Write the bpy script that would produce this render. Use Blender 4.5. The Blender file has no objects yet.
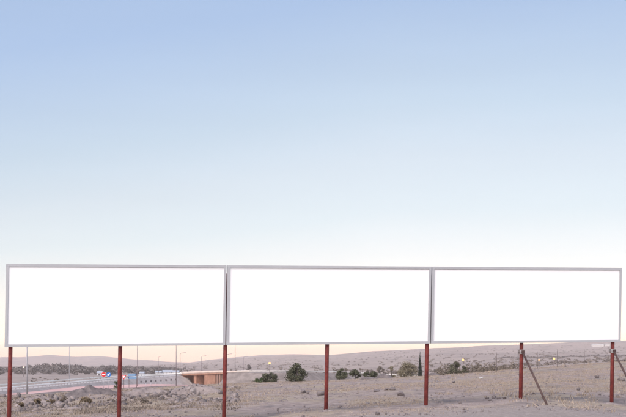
import bpy, math, random
import numpy as np

# ------------------------------------------------------------------ camera, sky, fill lamp
S = bpy.context.scene
C = bpy.context.collection
F, CX, HY, EYE = 1250.0, 313.0, 362.0, 1.9          # focal length in photo pixels, centre column, horizon row, eye height
cam_d = bpy.data.cameras.new("camera")
cam = bpy.data.objects.new("camera", cam_d); C.objects.link(cam)
cam_d.sensor_width = 36.0
cam_d.lens = F / 626 * 36
cam_d.shift_y = (HY - 208.5) / 626
cam_d.clip_start = 0.5; cam_d.clip_end = 30000
cam.location = (0, 0, EYE); cam.rotation_euler = (math.pi / 2, 0, 0)
S.camera = cam

FILL_EL, FILL_AZ = 40.0, 210.0                          # added soft fill from behind the camera, whitens the boards; the glow is ahead
FILL_STRENGTH = 4.2
w = bpy.data.worlds.new("World"); S.world = w; w.use_nodes = True
nt = w.node_tree; N = nt.nodes; L = nt.links
bg = N["Background"]
sky = N.new("ShaderNodeTexSky"); sky.sky_type = 'NISHITA'; sky.sun_disc = False
sky.sun_elevation = math.radians(FILL_EL); sky.sun_rotation = math.radians(FILL_AZ)
sky.dust_density = 2.0
tc = N.new("ShaderNodeTexCoord")
sep = N.new("ShaderNodeSeparateXYZ"); L.new(tc.outputs["Generated"], sep.inputs[0])
mx = N.new("ShaderNodeMapRange"); mx.inputs[1].default_value = -0.27; mx.inputs[2].default_value = 0.06
mx.inputs[3].default_value = 0.050; mx.inputs[4].default_value = -0.003
L.new(sep.outputs["X"], mx.inputs[0])
# the afterglow reaches higher towards the right; fade that slant out at the horizon itself
fz = N.new("ShaderNodeMapRange"); fz.inputs[1].default_value = 0.0; fz.inputs[2].default_value = 0.12
L.new(sep.outputs["Z"], fz.inputs[0])
mf = N.new("ShaderNodeMath"); mf.operation = 'MULTIPLY'
L.new(mx.outputs[0], mf.inputs[0]); L.new(fz.outputs[0], mf.inputs[1])
ad = N.new("ShaderNodeMath"); ad.operation = 'ADD'
L.new(sep.outputs["Z"], ad.inputs[0]); L.new(mf.outputs[0], ad.inputs[1])
def lin(*c):
    return tuple(((v / 255 + 0.055) / 1.055) ** 2.4 if v > 10 else v / 255 / 12.92 for v in c)
ramp = N.new("ShaderNodeValToRGB"); L.new(ad.outputs[0], ramp.inputs[0])
NISH = 0.05
stops = [(0.0, (1.46, 1.06, 0.62)), (0.010, (1.52, 1.20, 0.72)), (0.022, (1.56, 1.33, 0.98)),
         (0.045, (1.08, 0.98, 0.88)), (0.082, (0.80, 0.775, 0.765)), (0.118, (0.635, 0.67, 0.69)),
         (0.158, (0.565, 0.60, 0.635)), (0.20, (0.46, 0.53, 0.60)), (0.28, (0.322, 0.415, 0.585)), (1.0, (0.22, 0.29, 0.46))]
el = ramp.color_ramp.elements
while len(el) < len(stops): el.new(0.5)
for e, (p, c) in zip(el, stops):
    e.position = p; e.color = (*c, 1)
mixs = N.new("ShaderNodeVectorMath"); mixs.operation = 'SCALE'; mixs.inputs["Scale"].default_value = NISH
L.new(sky.outputs[0], mixs.inputs[0])
adds = N.new("ShaderNodeVectorMath"); adds.operation = 'ADD'
L.new(mixs.outputs[0], adds.inputs[0]); L.new(ramp.outputs[0], adds.inputs[1])
# very faint, flat streaks of high haze
smap = N.new("ShaderNodeMapping"); smap.inputs["Scale"].default_value = (2.2, 2.2, 16); smap.inputs["Rotation"].default_value = (0, math.radians(6), 0)
L.new(tc.outputs["Generated"], smap.inputs[0])
snz = N.new("ShaderNodeTexNoise"); snz.inputs["Scale"].default_value = 1.6; snz.inputs["Detail"].default_value = 4; L.new(smap.outputs[0], snz.inputs["Vector"])
smr = N.new("ShaderNodeMapRange"); smr.inputs[1].default_value = .3; smr.inputs[2].default_value = .7; smr.inputs[3].default_value = .985; smr.inputs[4].default_value = 1.015
L.new(snz.outputs["Fac"], smr.inputs[0])
smul = N.new("ShaderNodeVectorMath"); smul.operation = 'SCALE'; L.new(adds.outputs[0], smul.inputs[0]); L.new(smr.outputs[0], smul.inputs["Scale"])
L.new(smul.outputs[0], bg.inputs[0]); bg.inputs[1].default_value = 1.0

fill_sun_d = bpy.data.lights.new("fill_sun", 'SUN'); fill_sun_d.energy = FILL_STRENGTH
fill_sun_d.angle = math.radians(70); fill_sun_d.color = (1.0, 0.89, 0.835)
fill_sun = bpy.data.objects.new("fill_sun", fill_sun_d); C.objects.link(fill_sun)
a_, e_ = math.radians(FILL_AZ), math.radians(FILL_EL)
# direction towards the fill lamp: azimuth from +Y, clockwise
sdir = (math.sin(a_) * math.cos(e_), math.cos(a_) * math.cos(e_), math.sin(e_))
import mathutils
fill_sun.rotation_euler = mathutils.Vector(sdir).to_track_quat('Z', 'Y').to_euler()

S.view_settings.view_transform = 'Standard'; S.view_settings.look = 'None'
S.view_settings.gamma = 1.0; S.view_settings.use_curve_mapping = False
S.view_settings.exposure = 0.0
S.render.engine = 'CYCLES'
S.cycles.use_denoising = True
S.cycles.volume_bounces = 1
S.cycles.max_bounces = 6

rng = np.random.default_rng(7); random.seed(7)

# ------------------------------------------------------------------ helpers
def link_mesh(name, verts, faces, mat, parent=None, smooth=False):
    me = bpy.data.meshes.new(name)
    me.from_pydata([tuple(map(float, v)) for v in verts], [], [tuple(map(int, f)) for f in faces]); me.update()
    return link(name, me, mat, parent, smooth)
def link(name, me, mat, parent=None, smooth=False):
    if mat and not me.materials: me.materials.append(mat)
    if smooth: me.polygons.foreach_set("use_smooth", [True] * len(me.polygons))
    o = bpy.data.objects.new(name, me); C.objects.link(o)
    if parent: o.parent = parent
    return o
def fast_mesh(name, V, Fc, mat, parent=None, smooth=False):          # V (n,3), Fc (m,k) arrays
    me = bpy.data.meshes.new(name)
    V = np.asarray(V, np.float32); Fc = np.asarray(Fc, np.int32); m, k = Fc.shape
    me.vertices.add(len(V)); me.vertices.foreach_set("co", V.ravel())
    me.loops.add(m * k); me.loops.foreach_set("vertex_index", Fc.ravel())
    me.polygons.add(m); me.polygons.foreach_set("loop_start", np.arange(0, m * k, k, dtype=np.int32))
    me.polygons.foreach_set("loop_total", np.full(m, k, np.int32))
    me.update(calc_edges=True); me.validate()
    return link(name, me, mat, parent, smooth)
def tag(o, label=None, cat=None, group=None, kind=None):
    if label: o["label"] = label
    if cat: o["category"] = cat
    if group: o["group"] = group
    if kind: o["kind"] = kind
    return o
def thing(name, label, cat, loc=(0, 0, 0), rz=0.0, group=None):
    o = bpy.data.objects.new(name, None); C.objects.link(o)
    o.location = loc; o.rotation_euler = (0, 0, rz); o.empty_display_size = 0.2
    return tag(o, label, cat, group)
class MB:
    def __init__(s): s.v = []; s.f = []
    def add(s, v, f):
        n = len(s.v); s.v += [tuple(p) for p in v]; s.f += [tuple(i + n for i in q) for q in f]; return s
    def hexa(s, p):                                   # eight corners: bottom ring then top ring
        return s.add(p, [(3, 2, 1, 0), (4, 5, 6, 7), (0, 1, 5, 4), (1, 2, 6, 5), (2, 3, 7, 6), (3, 0, 4, 7)])
    def box(s, x0, x1, y0, y1, z0, z1):
        return s.hexa([(x0, y0, z0), (x1, y0, z0), (x1, y1, z0), (x0, y1, z0), (x0, y0, z1), (x1, y0, z1), (x1, y1, z1), (x0, y1, z1)])
    def tube(s, pts, rad, n=8):
        V = mathutils.Vector; pts = [V(p) for p in pts]; rings = []
        rad = rad if isinstance(rad, (list, tuple)) else [rad] * len(pts)
        for i, p in enumerate(pts):
            d = (pts[min(i + 1, len(pts) - 1)] - pts[max(i - 1, 0)]).normalized()
            u = d.cross(V((0, 1, 0) if abs(d.y) < 0.9 else (1, 0, 0))).normalized(); q = d.cross(u)
            rings.append([p + (u * math.cos(2 * math.pi * k / n) + q * math.sin(2 * math.pi * k / n)) * rad[i] for k in range(n)])
        v = [p for r in rings for p in r]; f = []
        for i in range(len(rings) - 1):
            for k in range(n):
                f.append((i * n + k, i * n + (k + 1) % n, (i + 1) * n + (k + 1) % n, (i + 1) * n + k))
        f.append(tuple(range(n - 1, -1, -1))); f.append(tuple((len(rings) - 1) * n + k for k in range(n)))
        return s.add(v, f)
    def build(s, name, mat, parent=None, smooth=False): return link_mesh(name, s.v, s.f, mat, parent, smooth)

# ------------------------------------------------------------------ procedural materials
def new_mat(name, rough=0.8, metal=0.0, spec=0.3):
    m = bpy.data.materials.new(name); m.use_nodes = True
    b = m.node_tree.nodes["Principled BSDF"]
    b.inputs["Roughness"].default_value = rough; b.inputs["Metallic"].default_value = metal
    b.inputs["Specular IOR Level"].default_value = spec
    return m, m.node_tree, b
def noise_mat(name, c1, c2, scale=3.0, rough=0.8, metal=0.0, spec=0.3, bump=0.0, detail=6, bscale=None, island=False, stretch=None):
    m, t, b = new_mat(name, rough, metal, spec); n, l = t.nodes, t.links
    co = n.new("ShaderNodeTexCoord"); vec = co.outputs["Object"]
    if stretch:
        mp = n.new("ShaderNodeMapping"); mp.inputs["Scale"].default_value = stretch; l.new(vec, mp.inputs[0]); vec = mp.outputs[0]
    nz = n.new("ShaderNodeTexNoise"); nz.inputs["Scale"].default_value = scale; nz.inputs["Detail"].default_value = detail
    nz.inputs["Roughness"].default_value = 0.65; l.new(vec, nz.inputs["Vector"])
    r = n.new("ShaderNodeValToRGB"); r.color_ramp.elements[0].position = 0.32; r.color_ramp.elements[1].position = 0.68
    r.color_ramp.elements[0].color = (*c1, 1); r.color_ramp.elements[1].color = (*c2, 1)
    if island:
        g = n.new("ShaderNodeNewGeometry"); mm = n.new("ShaderNodeMath"); mm.operation = 'MULTIPLY_ADD'
        mm.inputs[1].default_value = 0.6; l.new(g.outputs["Random Per Island"], mm.inputs[0])
        m2 = n.new("ShaderNodeMath"); m2.operation = 'MULTIPLY'; m2.inputs[1].default_value = 0.4
        l.new(nz.outputs["Fac"], m2.inputs[0]); l.new(m2.outputs[0], mm.inputs[2]); l.new(mm.outputs[0], r.inputs[0])
        r.color_ramp.elements[0].position = 0.15; r.color_ramp.elements[1].position = 0.85
    else:
        l.new(nz.outputs["Fac"], r.inputs[0])
    l.new(r.outputs[0], b.inputs["Base Color"])
    if bump:
        n2 = n.new("ShaderNodeTexNoise"); n2.inputs["Scale"].default_value = bscale or scale * 4; n2.inputs["Detail"].default_value = 5
        l.new(vec, n2.inputs["Vector"])
        bp = n.new("ShaderNodeBump"); bp.inputs["Strength"].default_value = bump; bp.inputs["Distance"].default_value = 0.05
        l.new(n2.outputs["Fac"], bp.inputs["Height"]); l.new(bp.outputs[0], b.inputs["Normal"])
    return m
def emit_mat(name, col, strength):
    m, t, b = new_mat(name); b.inputs["Base Color"].default_value = (0.12, 0.08, 0.05, 1)
    b.inputs["Emission Color"].default_value = (*col, 1); b.inputs["Emission Strength"].default_value = strength
    return m
M = {}
M['panel'] = noise_mat('blank_white_vinyl', (0.87, 0.87, 0.87), (0.90, 0.90, 0.90), 0.6, 0.55, spec=0.2)
M['frame'] = noise_mat('aluminium_frame', (0.415, 0.42, 0.435), (0.465, 0.47, 0.485), 0.8, 0.45, 0.15, 0.4)
M['back'] = noise_mat('galvanised_back', (0.22, 0.22, 0.23), (0.30, 0.30, 0.31), 1.5, 0.5, 0.5)
M['red'] = noise_mat('red_oxide_steel', (0.11, 0.020, 0.020), (0.27, 0.055, 0.046), 5.0, 0.6, spec=0.3, bump=0.25, bscale=30)
M['strut'] = noise_mat('dark_rusty_steel', (0.055, 0.032, 0.032), (0.11, 0.07, 0.062), 4, 0.7, bump=0.2, bscale=40)
M['clamp'] = noise_mat('galvanised_clamp', (0.36, 0.33, 0.32), (0.50, 0.46, 0.45), 6, 0.5, 0.2)
M['concrete'] = noise_mat('concrete_footing', (0.33, 0.31, 0.29), (0.44, 0.42, 0.40), 6, 0.9, bump=0.3)
M['rock'] = noise_mat('weathered_stone', (0.12, 0.10, 0.10), (0.29, 0.25, 0.245), 2.5, 0.9, bump=0.6, bscale=12)
M['pale_rock'] = noise_mat('pale_stone', (0.20, 0.17, 0.165), (0.38, 0.33, 0.315), 2.5, 0.9, bump=0.5, bscale=12)
M['rubble'] = noise_mat('broken_rubble', (0.07, 0.057, 0.053), (0.33, 0.28, 0.27), 2.0, 0.9, island=True)
M['soil'] = noise_mat('dark_heap_soil', (0.09, 0.077, 0.08), (0.21, 0.18, 0.175), 2.2, 0.95, bump=1.0, bscale=5)
M['earth'] = noise_mat('grey_heap_earth', (0.165, 0.135, 0.13), (0.33, 0.28, 0.265), 1.8, 0.95, bump=1.0, bscale=4)
M['straw'] = noise_mat('dry_grass_blades', (0.24, 0.185, 0.15), (0.44, 0.36, 0.28), 0.35, 0.85, island=True)
M['brush'] = noise_mat('dry_brush_twigs', (0.13, 0.105, 0.09), (0.30, 0.25, 0.205), 0.6, 0.9, island=True)
M['leaf_dark'] = noise_mat('dark_evergreen_leaf', (0.038, 0.042, 0.027), (0.145, 0.145, 0.09), 1.5, 0.7, island=True)
M['leaf_low'] = noise_mat('green_shrub_leaf', (0.035, 0.055, 0.025), (0.10, 0.125, 0.05), 1.5, 0.7, island=True)
M['leaf_tan'] = noise_mat('dry_tan_leaf', (0.13, 0.11, 0.075), (0.29, 0.25, 0.17), 0.7, 0.8, island=True)
M['leaf_cyp'] = noise_mat('cypress_leaf', (0.016, 0.022, 0.018), (0.05, 0.055, 0.04), 1.5, 0.8, island=True)
M['leaf_far'] = noise_mat('far_tree_leaf', (0.08, 0.072, 0.072), (0.19, 0.17, 0.16), 0.05, 0.9, island=True)
M['leaf_scrub'] = noise_mat('grey_scrub_leaf', (0.09, 0.075, 0.06), (0.22, 0.18, 0.14), 0.1, 0.9, island=True)
M['leaf_olive'] = noise_mat('grey_olive_leaf', (0.06, 0.06, 0.04), (0.16, 0.15, 0.10), 1.5, 0.8, island=True)
M['leaf_hill'] = noise_mat('hill_scrub_leaf', (0.12, 0.10, 0.085), (0.25, 0.21, 0.18), 0.1, 0.9, island=True)
M['leaf_dry'] = noise_mat('ochre_dry_leaf', (0.14, 0.105, 0.07), (0.29, 0.225, 0.15), 1.5, 0.9, island=True)
M['bark'] = noise_mat('grey_brown_bark', (0.06, 0.05, 0.045), (0.14, 0.115, 0.10), 6, 0.9, bump=0.4)
M['asphalt'] = noise_mat('pale_worn_asphalt', (0.36, 0.33, 0.325), (0.48, 0.44, 0.43), 0.12, 0.8)
M['taillight_tint'] = noise_mat('taillight_glow_asphalt', (0.55, 0.335, 0.31), (0.66, 0.43, 0.40), 0.12, 0.8)  # pink-red glow of taillight trails painted into the slip road's colour
M['verge'] = noise_mat('road_embankment', (0.15, 0.125, 0.115), (0.30, 0.255, 0.235), 0.35, 0.95, bump=1.0, bscale=1.2)
M['pale_bank'] = noise_mat('pale_gravel_bank', (0.30, 0.265, 0.255), (0.47, 0.42, 0.405), 0.3, 0.95, bump=0.8, bscale=1.0)
M['paint'] = noise_mat('white_road_paint', (0.72, 0.71, 0.70), (0.84, 0.83, 0.81), 0.5, 0.6)
M['trail_white'] = noise_mat('headlight_trail_white', (0.80, 0.76, 0.70), (0.90, 0.87, 0.82), 0.2, 0.5)  # near white, so the beams imitate bright headlight trails
M['galv'] = noise_mat('galvanised_pole', (0.30, 0.29, 0.31), (0.42, 0.41, 0.43), 1.2, 0.5, 0.3)
M['rosy'] = noise_mat('pole_weathered', (0.16, 0.13, 0.14), (0.25, 0.21, 0.22), 1.2, 0.6, 0.1)
M['ochre'] = noise_mat('ochre_concrete', (0.24, 0.125, 0.085), (0.42, 0.235, 0.165), 0.55, 0.9, bump=0.3, bscale=2)
M['parapet'] = noise_mat('warm_parapet', (0.52, 0.42, 0.36), (0.66, 0.55, 0.48), 0.3, 0.8)
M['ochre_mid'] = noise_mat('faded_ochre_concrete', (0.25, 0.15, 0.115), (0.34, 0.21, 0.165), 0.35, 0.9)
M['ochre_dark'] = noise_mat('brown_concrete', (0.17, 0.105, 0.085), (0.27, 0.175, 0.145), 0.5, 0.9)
M['sign_red'] = noise_mat('sign_red', (0.55, 0.02, 0.025), (0.62, 0.035, 0.04), 2, 0.4)
M['sign_blue'] = noise_mat('sign_blue', (0.02, 0.12, 0.40), (0.03, 0.16, 0.46), 2, 0.4)
M['sign_lblue'] = noise_mat('faded_blue_board', (0.13, 0.24, 0.40), (0.20, 0.32, 0.48), 1, 0.5)
M['sign_dblue'] = noise_mat('dark_blue_arrowhead', (0.01, 0.03, 0.14), (0.02, 0.05, 0.19), 1, 0.5)
M['sign_white'] = noise_mat('sign_white', (0.75, 0.75, 0.75), (0.82, 0.82, 0.82), 2, 0.4)
M['shed_wall'] = noise_mat('shed_wall', (0.50, 0.49, 0.50), (0.62, 0.61, 0.62), 0.1, 0.8)
M['shed_roof'] = noise_mat('pale_metal_roof', (0.36, 0.40, 0.46), (0.46, 0.49, 0.54), 0.1, 0.5)
M['white_wall'] = noise_mat('whitewashed_wall', (0.50, 0.48, 0.46), (0.60, 0.58, 0.56), 0.1, 0.8)
M['shed_dark'] = noise_mat('dark_opening', (0.05, 0.05, 0.055), (0.08, 0.08, 0.085), 1, 0.7)
M['wood'] = noise_mat('grey_wood_stake', (0.12, 0.10, 0.10), (0.22, 0.19, 0.18), 3, 0.9, stretch=(1, 1, 0.1))
M['wire'] = noise_mat('fence_wire', (0.14, 0.12, 0.12), (0.22, 0.19, 0.19), 3, 0.6, 0.4)
M['litter'] = noise_mat('white_plastic', (0.42, 0.40, 0.40), (0.58, 0.56, 0.55), 8, 0.5)
M['sodium'] = emit_mat('sodium_light', (1.0, 0.62, 0.24), 1.5)
M['sodium_soft'] = emit_mat('pale_sodium_light', (1.0, 0.62, 0.30), 1.15)
M['white_light'] = emit_mat('white_light', (1.0, 0.86, 0.74), 1.3)

# ------------------------------------------------------------------ terrain heights
def vnoise(x, y, seed=0):
    xi = np.floor(x).astype(np.int64); yi = np.floor(y).astype(np.int64); fx = x - xi; fy = y - yi
    fx = fx * fx * (3 - 2 * fx); fy = fy * fy * (3 - 2 * fy)
    def hsh(a, b):
        n = (a * 374761393 + b * 668265263 + seed * 982451653) & 0xffffffff
        n = ((n ^ (n >> 13)) * 1274126177) & 0xffffffff
        return ((n ^ (n >> 16)) & 0xffff) / 65535.0
    return (hsh(xi, yi) * (1 - fx) + hsh(xi + 1, yi) * fx) * (1 - fy) + (hsh(xi, yi + 1) * (1 - fx) + hsh(xi + 1, yi + 1) * fx) * fy - 0.5
KP = np.array([-900, -200, 14, 60, 118, 200, 260, 300, 350, 400, 440, 517, 570, 626, 800, 1500.])
def from_rows(d, px, yy): return EYE - (np.interp(KP, px, yy) - HY) * d / F
ridge3 = ([-900, 0, 150, 195, 210, 230, 260, 300, 330, 370, 400, 430, 477, 540, 626, 700, 900, 1500],
          [370, 369, 366.5, 363.5, 360.6, 359.2, 357.6, 356.6, 356.0, 352.0, 350.0, 347.7, 345.0, 342.5, 340.2, 338.5, 336, 334])
far_r = ([-900, -300, 0, 20, 50, 75, 100, 120, 140, 165, 190, 210, 235, 260, 290, 310, 350, 626, 1500],
         [361, 359, 357.2, 357, 354.9, 357.3, 356.8, 358.6, 360, 361, 361.4, 358.7, 356.6, 354.8, 354.4, 355, 356.5, 358, 358])
def tab(d, p):
    return EYE - (np.interp(FP, p[0], p[1]) - HY) * d / F
FP = np.unique(np.concatenate([KP, ridge3[0], far_r[0]]).astype(float))
def rs(vals): return np.interp(FP, KP, vals)
ROWS = [
    (0,    rs([.2] * 16)),
    (30,   rs([-.5, -.4, -.3, -.3, -.25, -.25, -.2, -.15, -.1, 0, 0, 0, 0, .0, .1, .3])),
    (48,   rs([-1, -.8, -.55, -.45, -.4, -.3, -.2, -.1, 0, .08, .16, .33, .22, .1, .3, .8])),
    (62,   rs([-1.2, -1, -.8, -.65, -.5, -.32, -.2, -.08, .02, .12, .22, .45, .5, .55, .9, 1.6])),
    (120,  rs(from_rows(120, [-900, -200, 14, 60, 118, 200, 300, 400, 440, 517, 570, 626, 800, 1500],
                        [410, 402, 396.5, 394, 390.5, 385.2, 381, 377.3, 375.8, 369.2, 365.6, 361.5, 352, 340]))),
    (132,  rs(from_rows(120, [-900, -200, 14, 60, 118, 200, 300, 400, 440, 517, 570, 626, 800, 1500],
                        [412, 406, 400, 397, 394, 388, 383, 379.3, 377.8, 371.2, 367.2, 363, 353, 341]))),
    (240,  rs([-5, -4.7, -4.4, -4.3, -4.2, -4.2, -4, -3.5, -2.6, -2, -1.5, -.6, .2, 1.2, 3, 6])),
    (330,  rs([-6.5, -6.4, -6.4, -6.4, -6.4, -6.6, -6.2, -5.6, -4.6, -3.6, -3, -1.5, -.5, 1, 3, 6])),
    (480,  rs([-8, -8, -8, -8, -8, -8.6, -8.5, -7.6, -6.6, -5.4, -4, -1.5, 0, 1.5, 4, 8])),
    (900,  rs([-8.5, -8.5, -8.5, -8.5, -8.5, -8.5, -8.5, -8.5, -8, -6, -4, -.5, 1.2, 3, 6, 12])),
    (1500, rs(from_rows(1500, [-900, 14, 200, 300, 400, 440, 517, 626, 1500], [371, 370.5, 370, 368, 364, 361.5, 358.7, 357, 352]))),
    (2500, rs(from_rows(2500, [-900, 14, 200, 300, 400, 440, 517, 626, 1500], [367, 366.5, 366, 362, 357, 354, 350.8, 348, 342]))),
    (3500, tab(3500, ridge3)),
    (4300, tab(3500, ridge3) - 16),
    (6000, tab(6000, far_r)),
    (7500, tab(6000, far_r) - 30),
    (9200, np.full(len(FP), -40.0)),
]
RD = np.array([r[0] for r in ROWS], float); RZ = np.array([r[1] for r in ROWS])
# roads as centre lines (photo column, photo row, height); each row's height fixes its distance
def at(px, py, z):
    d = (EYE - z) * F / (py - HY); return ((px - CX) / F * d, d, z)
def on_d(px, d, z): return ((px - CX) / F * d, d, z)
MAIN = [(-74, 60, -5.6), (-77, 200, -4.9), at(2, 389, -4.5), at(58, 384, -4.35), at(112, 379.3, -4.0), at(155, 376.4, -3.4), at(185, 374.7, -2.9),
        at(210, 373.4, -2.3), at(238, 372.5, -1.85), at(270, 372.4, -1.8), at(300, 372.6, -2.0), at(345, 374.0, -2.8), at(398, 376.6, -4.0), (52, 500, -4.6), (90, 430, -4)]
SLIP = [(-66, 60, -6.1), (-68, 190, -5.6), at(14, 392.6, -5.1), at(66, 389.2, -5.2), at(118, 386.6, -5.35), at(163, 384.9, -5.8), (-43, 460, -6.8), (-40, 500, -8.0), (-38, 560, -8.3)]
def resample(P, step):
    P = np.array(P, float); n = len(P); out = []
    for i in range(n - 1):
        p0, p1, p2, p3 = P[max(i - 1, 0)], P[i], P[i + 1], P[min(i + 2, n - 1)]
        m = max(2, int(np.linalg.norm(p2 - p1) / step))
        for t in np.linspace(0, 1, m, endpoint=False):
            out.append(0.5 * (2 * p1 + (p2 - p0) * t + (2 * p0 - 5 * p1 + 4 * p2 - p3) * t * t + (3 * p1 - p0 - 3 * p2 + p3) * t ** 3))
    out.append(P[-1]); return np.array(out)
MAIN_P, SLIP_P = resample(MAIN, 2.0), resample(SLIP, 3.0)
BR0, BR1 = (195 - CX) / F, (244 - CX) / F              # bearing of the bridge opening
def H(x, y, roads=True):
    x = np.atleast_1d(np.asarray(x, float)); y = np.atleast_1d(np.asarray(y, float))
    r = np.hypot(x, y); th = np.arctan2(x, y); d = r * np.maximum(np.cos(th), 0.94)
    px = CX + F * np.tan(np.clip(th, -1.05, 1.05)); px = np.clip(px, FP[0], FP[-1])
    i = np.clip(np.searchsorted(RD, d) - 1, 0, len(RD) - 2)
    t = np.clip((d - RD[i]) / (RD[i + 1] - RD[i]), 0, 1)
    j = np.clip(np.searchsorted(FP, px) - 1, 0, len(FP) - 2); s = (px - FP[j]) / (FP[j + 1] - FP[j])
    z = (RZ[i, j] * (1 - s) + RZ[i, j + 1] * s) * (1 - t) + (RZ[i + 1, j] * (1 - s) + RZ[i + 1, j + 1] * s) * t
    near = np.clip((150 - d) / 40, 0, 1)
    z = z + near * (vnoise(x / 7, y / 7, 1) * .16 + vnoise(x / 2.2, y / 3, 2) * .10 + vnoise(x / .8, y / 1.0, 3) * .05)
    left = near * np.clip((230 - px) / 80, 0, 1) * np.clip((d - 52) / 15, 0, 1)
    z = z + left * (np.maximum(vnoise(x / 3.1, y / 6, 5), -.1) * .55 + vnoise(x / 1.1, y / 1.6, 6) * .22)
    far = np.clip((d - 150) / 300, 0, 1)
    z = z + far * (vnoise(x / 40, y / 60, 8) * .5)
    hi = np.clip((d - 1300) / 900, 0, 1)
    z = z + hi * (vnoise(x / 210, y / 420, 9) * 5 + vnoise(x / 70, y / 160, 10) * 2.2 + vnoise(x / 520, y / 900, 12) * 8) * np.clip((d / 4500), .3, 1.2)
    if roads:
        k = np.where((d > 40) & (d < 640) & (px < 760) & (px > -2200))[0]
        for P, hw in ((MAIN_P, 7.0), (SLIP_P, 6.5)):
            if not len(k): break
            for c0 in range(0, len(k), 20000):
                kk = k[c0:c0 + 20000]
                D2 = (x[kk, None] - P[None, :, 0]) ** 2 + (y[kk, None] - P[None, :, 1]) ** 2
                q = D2.argmin(1); dist = np.sqrt(D2[np.arange(len(kk)), q])
                z[kk] = np.minimum(z[kk], P[q, 2] - 0.55 + np.maximum(dist - hw, 0) * 0.45)
    return z
def h1(x, y): return float(H(x, y)[0])

# ------------------------------------------------------------------ ground sheet
def ground_material():
    m, t, b = new_mat('dry_upland_ground', 0.95, 0, 0.15); n, l = t.nodes, t.links
    g = n.new("ShaderNodeNewGeometry")
    def noise(scale, detail=6, stretch=(1, 1, 1), rough=.6):
        mp = n.new("ShaderNodeMapping"); mp.inputs["Scale"].default_value = stretch; l.new(g.outputs["Position"], mp.inputs[0])
        z = n.new("ShaderNodeTexNoise"); z.inputs["Scale"].default_value = scale; z.inputs["Detail"].default_value = detail
        z.inputs["Roughness"].default_value = rough; l.new(mp.outputs[0], z.inputs["Vector"]); return z.outputs["Fac"]
    def ramp(fac, stops):
        r = n.new("ShaderNodeValToRGB"); e = r.color_ramp.elements
        while len(e) < len(stops): e.new(.5)
        for q, (p, c) in zip(e, stops): q.position = p; q.color = (*c, 1)
        l.new(fac, r.inputs[0]); return r.outputs[0]
    def mix(f, a, c):
        x = n.new("ShaderNodeMix"); x.data_type = 'RGBA'; l.new(f, x.inputs[0]); l.new(a, x.inputs[6]); l.new(c, x.inputs[7]); return x.outputs[2]
    def mr(v, a, c):
        x = n.new("ShaderNodeMapRange"); x.inputs[1].default_value = a; x.inputs[2].default_value = c; l.new(v, x.inputs[0]); return x.outputs[0]
    def math_(op, a, c):
        x = n.new("ShaderNodeMath"); x.operation = op
        for i, q in enumerate((a, c)):
            if isinstance(q, (int, float)): x.inputs[i].default_value = q
            else: l.new(q, x.inputs[i])
        return x.outputs[0]
    # near field: bare greyish earth, straw in streaks, dark damp patches, small stones
    earth = ramp(noise(1.3, 10, rough=.75), [(.3, (.17, .134, .124)), (.5, (.305, .246, .226)), (.7, (.455, .38, .345))])
    straw = ramp(noise(2.5, 10, (1, .5, 1), .75), [(.3, (.22, .175, .14)), (.7, (.44, .365, .285))])
    near = mix(mr(noise(.22, 7, (1, .45, 1)), .47, .60), earth, straw)
    dark = ramp(noise(3, 6), [(.3, (.13, .11, .11)), (.7, (.23, .20, .195))])
    near = mix(mr(noise(.55, 8, (.8, .5, 1)), .55, .68), near, dark)
    v = n.new("ShaderNodeTexVoronoi"); v.inputs["Scale"].default_value = 2.6; l.new(g.outputs["Position"], v.inputs["Vector"])
    vm = mr(v.outputs["Distance"], .17, .10)
    vs = math_('MULTIPLY', vm, mr(noise(.4, 3), .50, .62))
    pale = n.new("ShaderNodeRGB"); pale.outputs[0].default_value = (.47, .43, .42, 1)
    near = mix(vs, near, pale.outputs[0])
    # gravel track in front of the boards
    sp = n.new("ShaderNodeSeparateXYZ"); l.new(g.outputs["Position"], sp.inputs[0])
    line = math_('ADD', math_('SUBTRACT', sp.outputs["Y"], math_('MULTIPLY', sp.outputs["X"], .18)), math_('MULTIPLY', noise(.35, 4), 3.0))
    grav = ramp(noise(7, 10, rough=.8), [(.32, (.16, .135, .13)), (.5, (.29, .25, .24)), (.68, (.44, .385, .365))])
    near = mix(math_('MULTIPLY', mr(line, 47.2, 44.2), .8), near, grav)
    # far country: broad pale fields with speckled scrub
    v2 = n.new("ShaderNodeTexVoronoi"); v2.inputs["Scale"].default_value = .0042
    mp = n.new("ShaderNodeMapping"); mp.inputs["Scale"].default_value = (1, .45, .2); l.new(g.outputs["Position"], mp.inputs[0])
    wob = n.new("ShaderNodeTexNoise"); wob.inputs["Scale"].default_value = .006; l.new(g.outputs["Position"], wob.inputs["Vector"])
    va = n.new("ShaderNodeVectorMath"); va.operation = 'MULTIPLY_ADD'; va.inputs[1].default_value = (120, 120, 0)
    l.new(wob.outputs["Color"], va.inputs[0]); l.new(mp.outputs[0], va.inputs[2]); l.new(va.outputs[0], v2.inputs["Vector"])
    hs = n.new("ShaderNodeSeparateColor"); l.new(v2.outputs["Color"], hs.inputs[0])
    fields = ramp(hs.outputs[0], [(0, (.24, .195, .18)), (.35, (.30, .245, .215)), (.65, (.37, .30, .255)), (1, (.28, .245, .235))])
    soil = ramp(noise(.012, 9, (1, .5, 1), .7), [(.35, (.22, .178, .165)), (.65, (.39, .315, .28))])
    half = n.new("ShaderNodeValue"); half.outputs[0].default_value = .55
    far = mix(half.outputs[0], fields, soil)
    v3 = n.new("ShaderNodeTexVoronoi"); v3.inputs["Scale"].default_value = .045; l.new(mp.outputs[0], v3.inputs["Vector"])
    scr = math_('MULTIPLY', mr(v3.outputs["Distance"], .42, .22), mr(noise(.004, 4), .42, .58))
    dk = n.new("ShaderNodeRGB"); dk.outputs[0].default_value = (.10, .09, .08, 1)
    far = mix(math_('MULTIPLY', scr, .8), far, dk.outputs[0])
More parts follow.
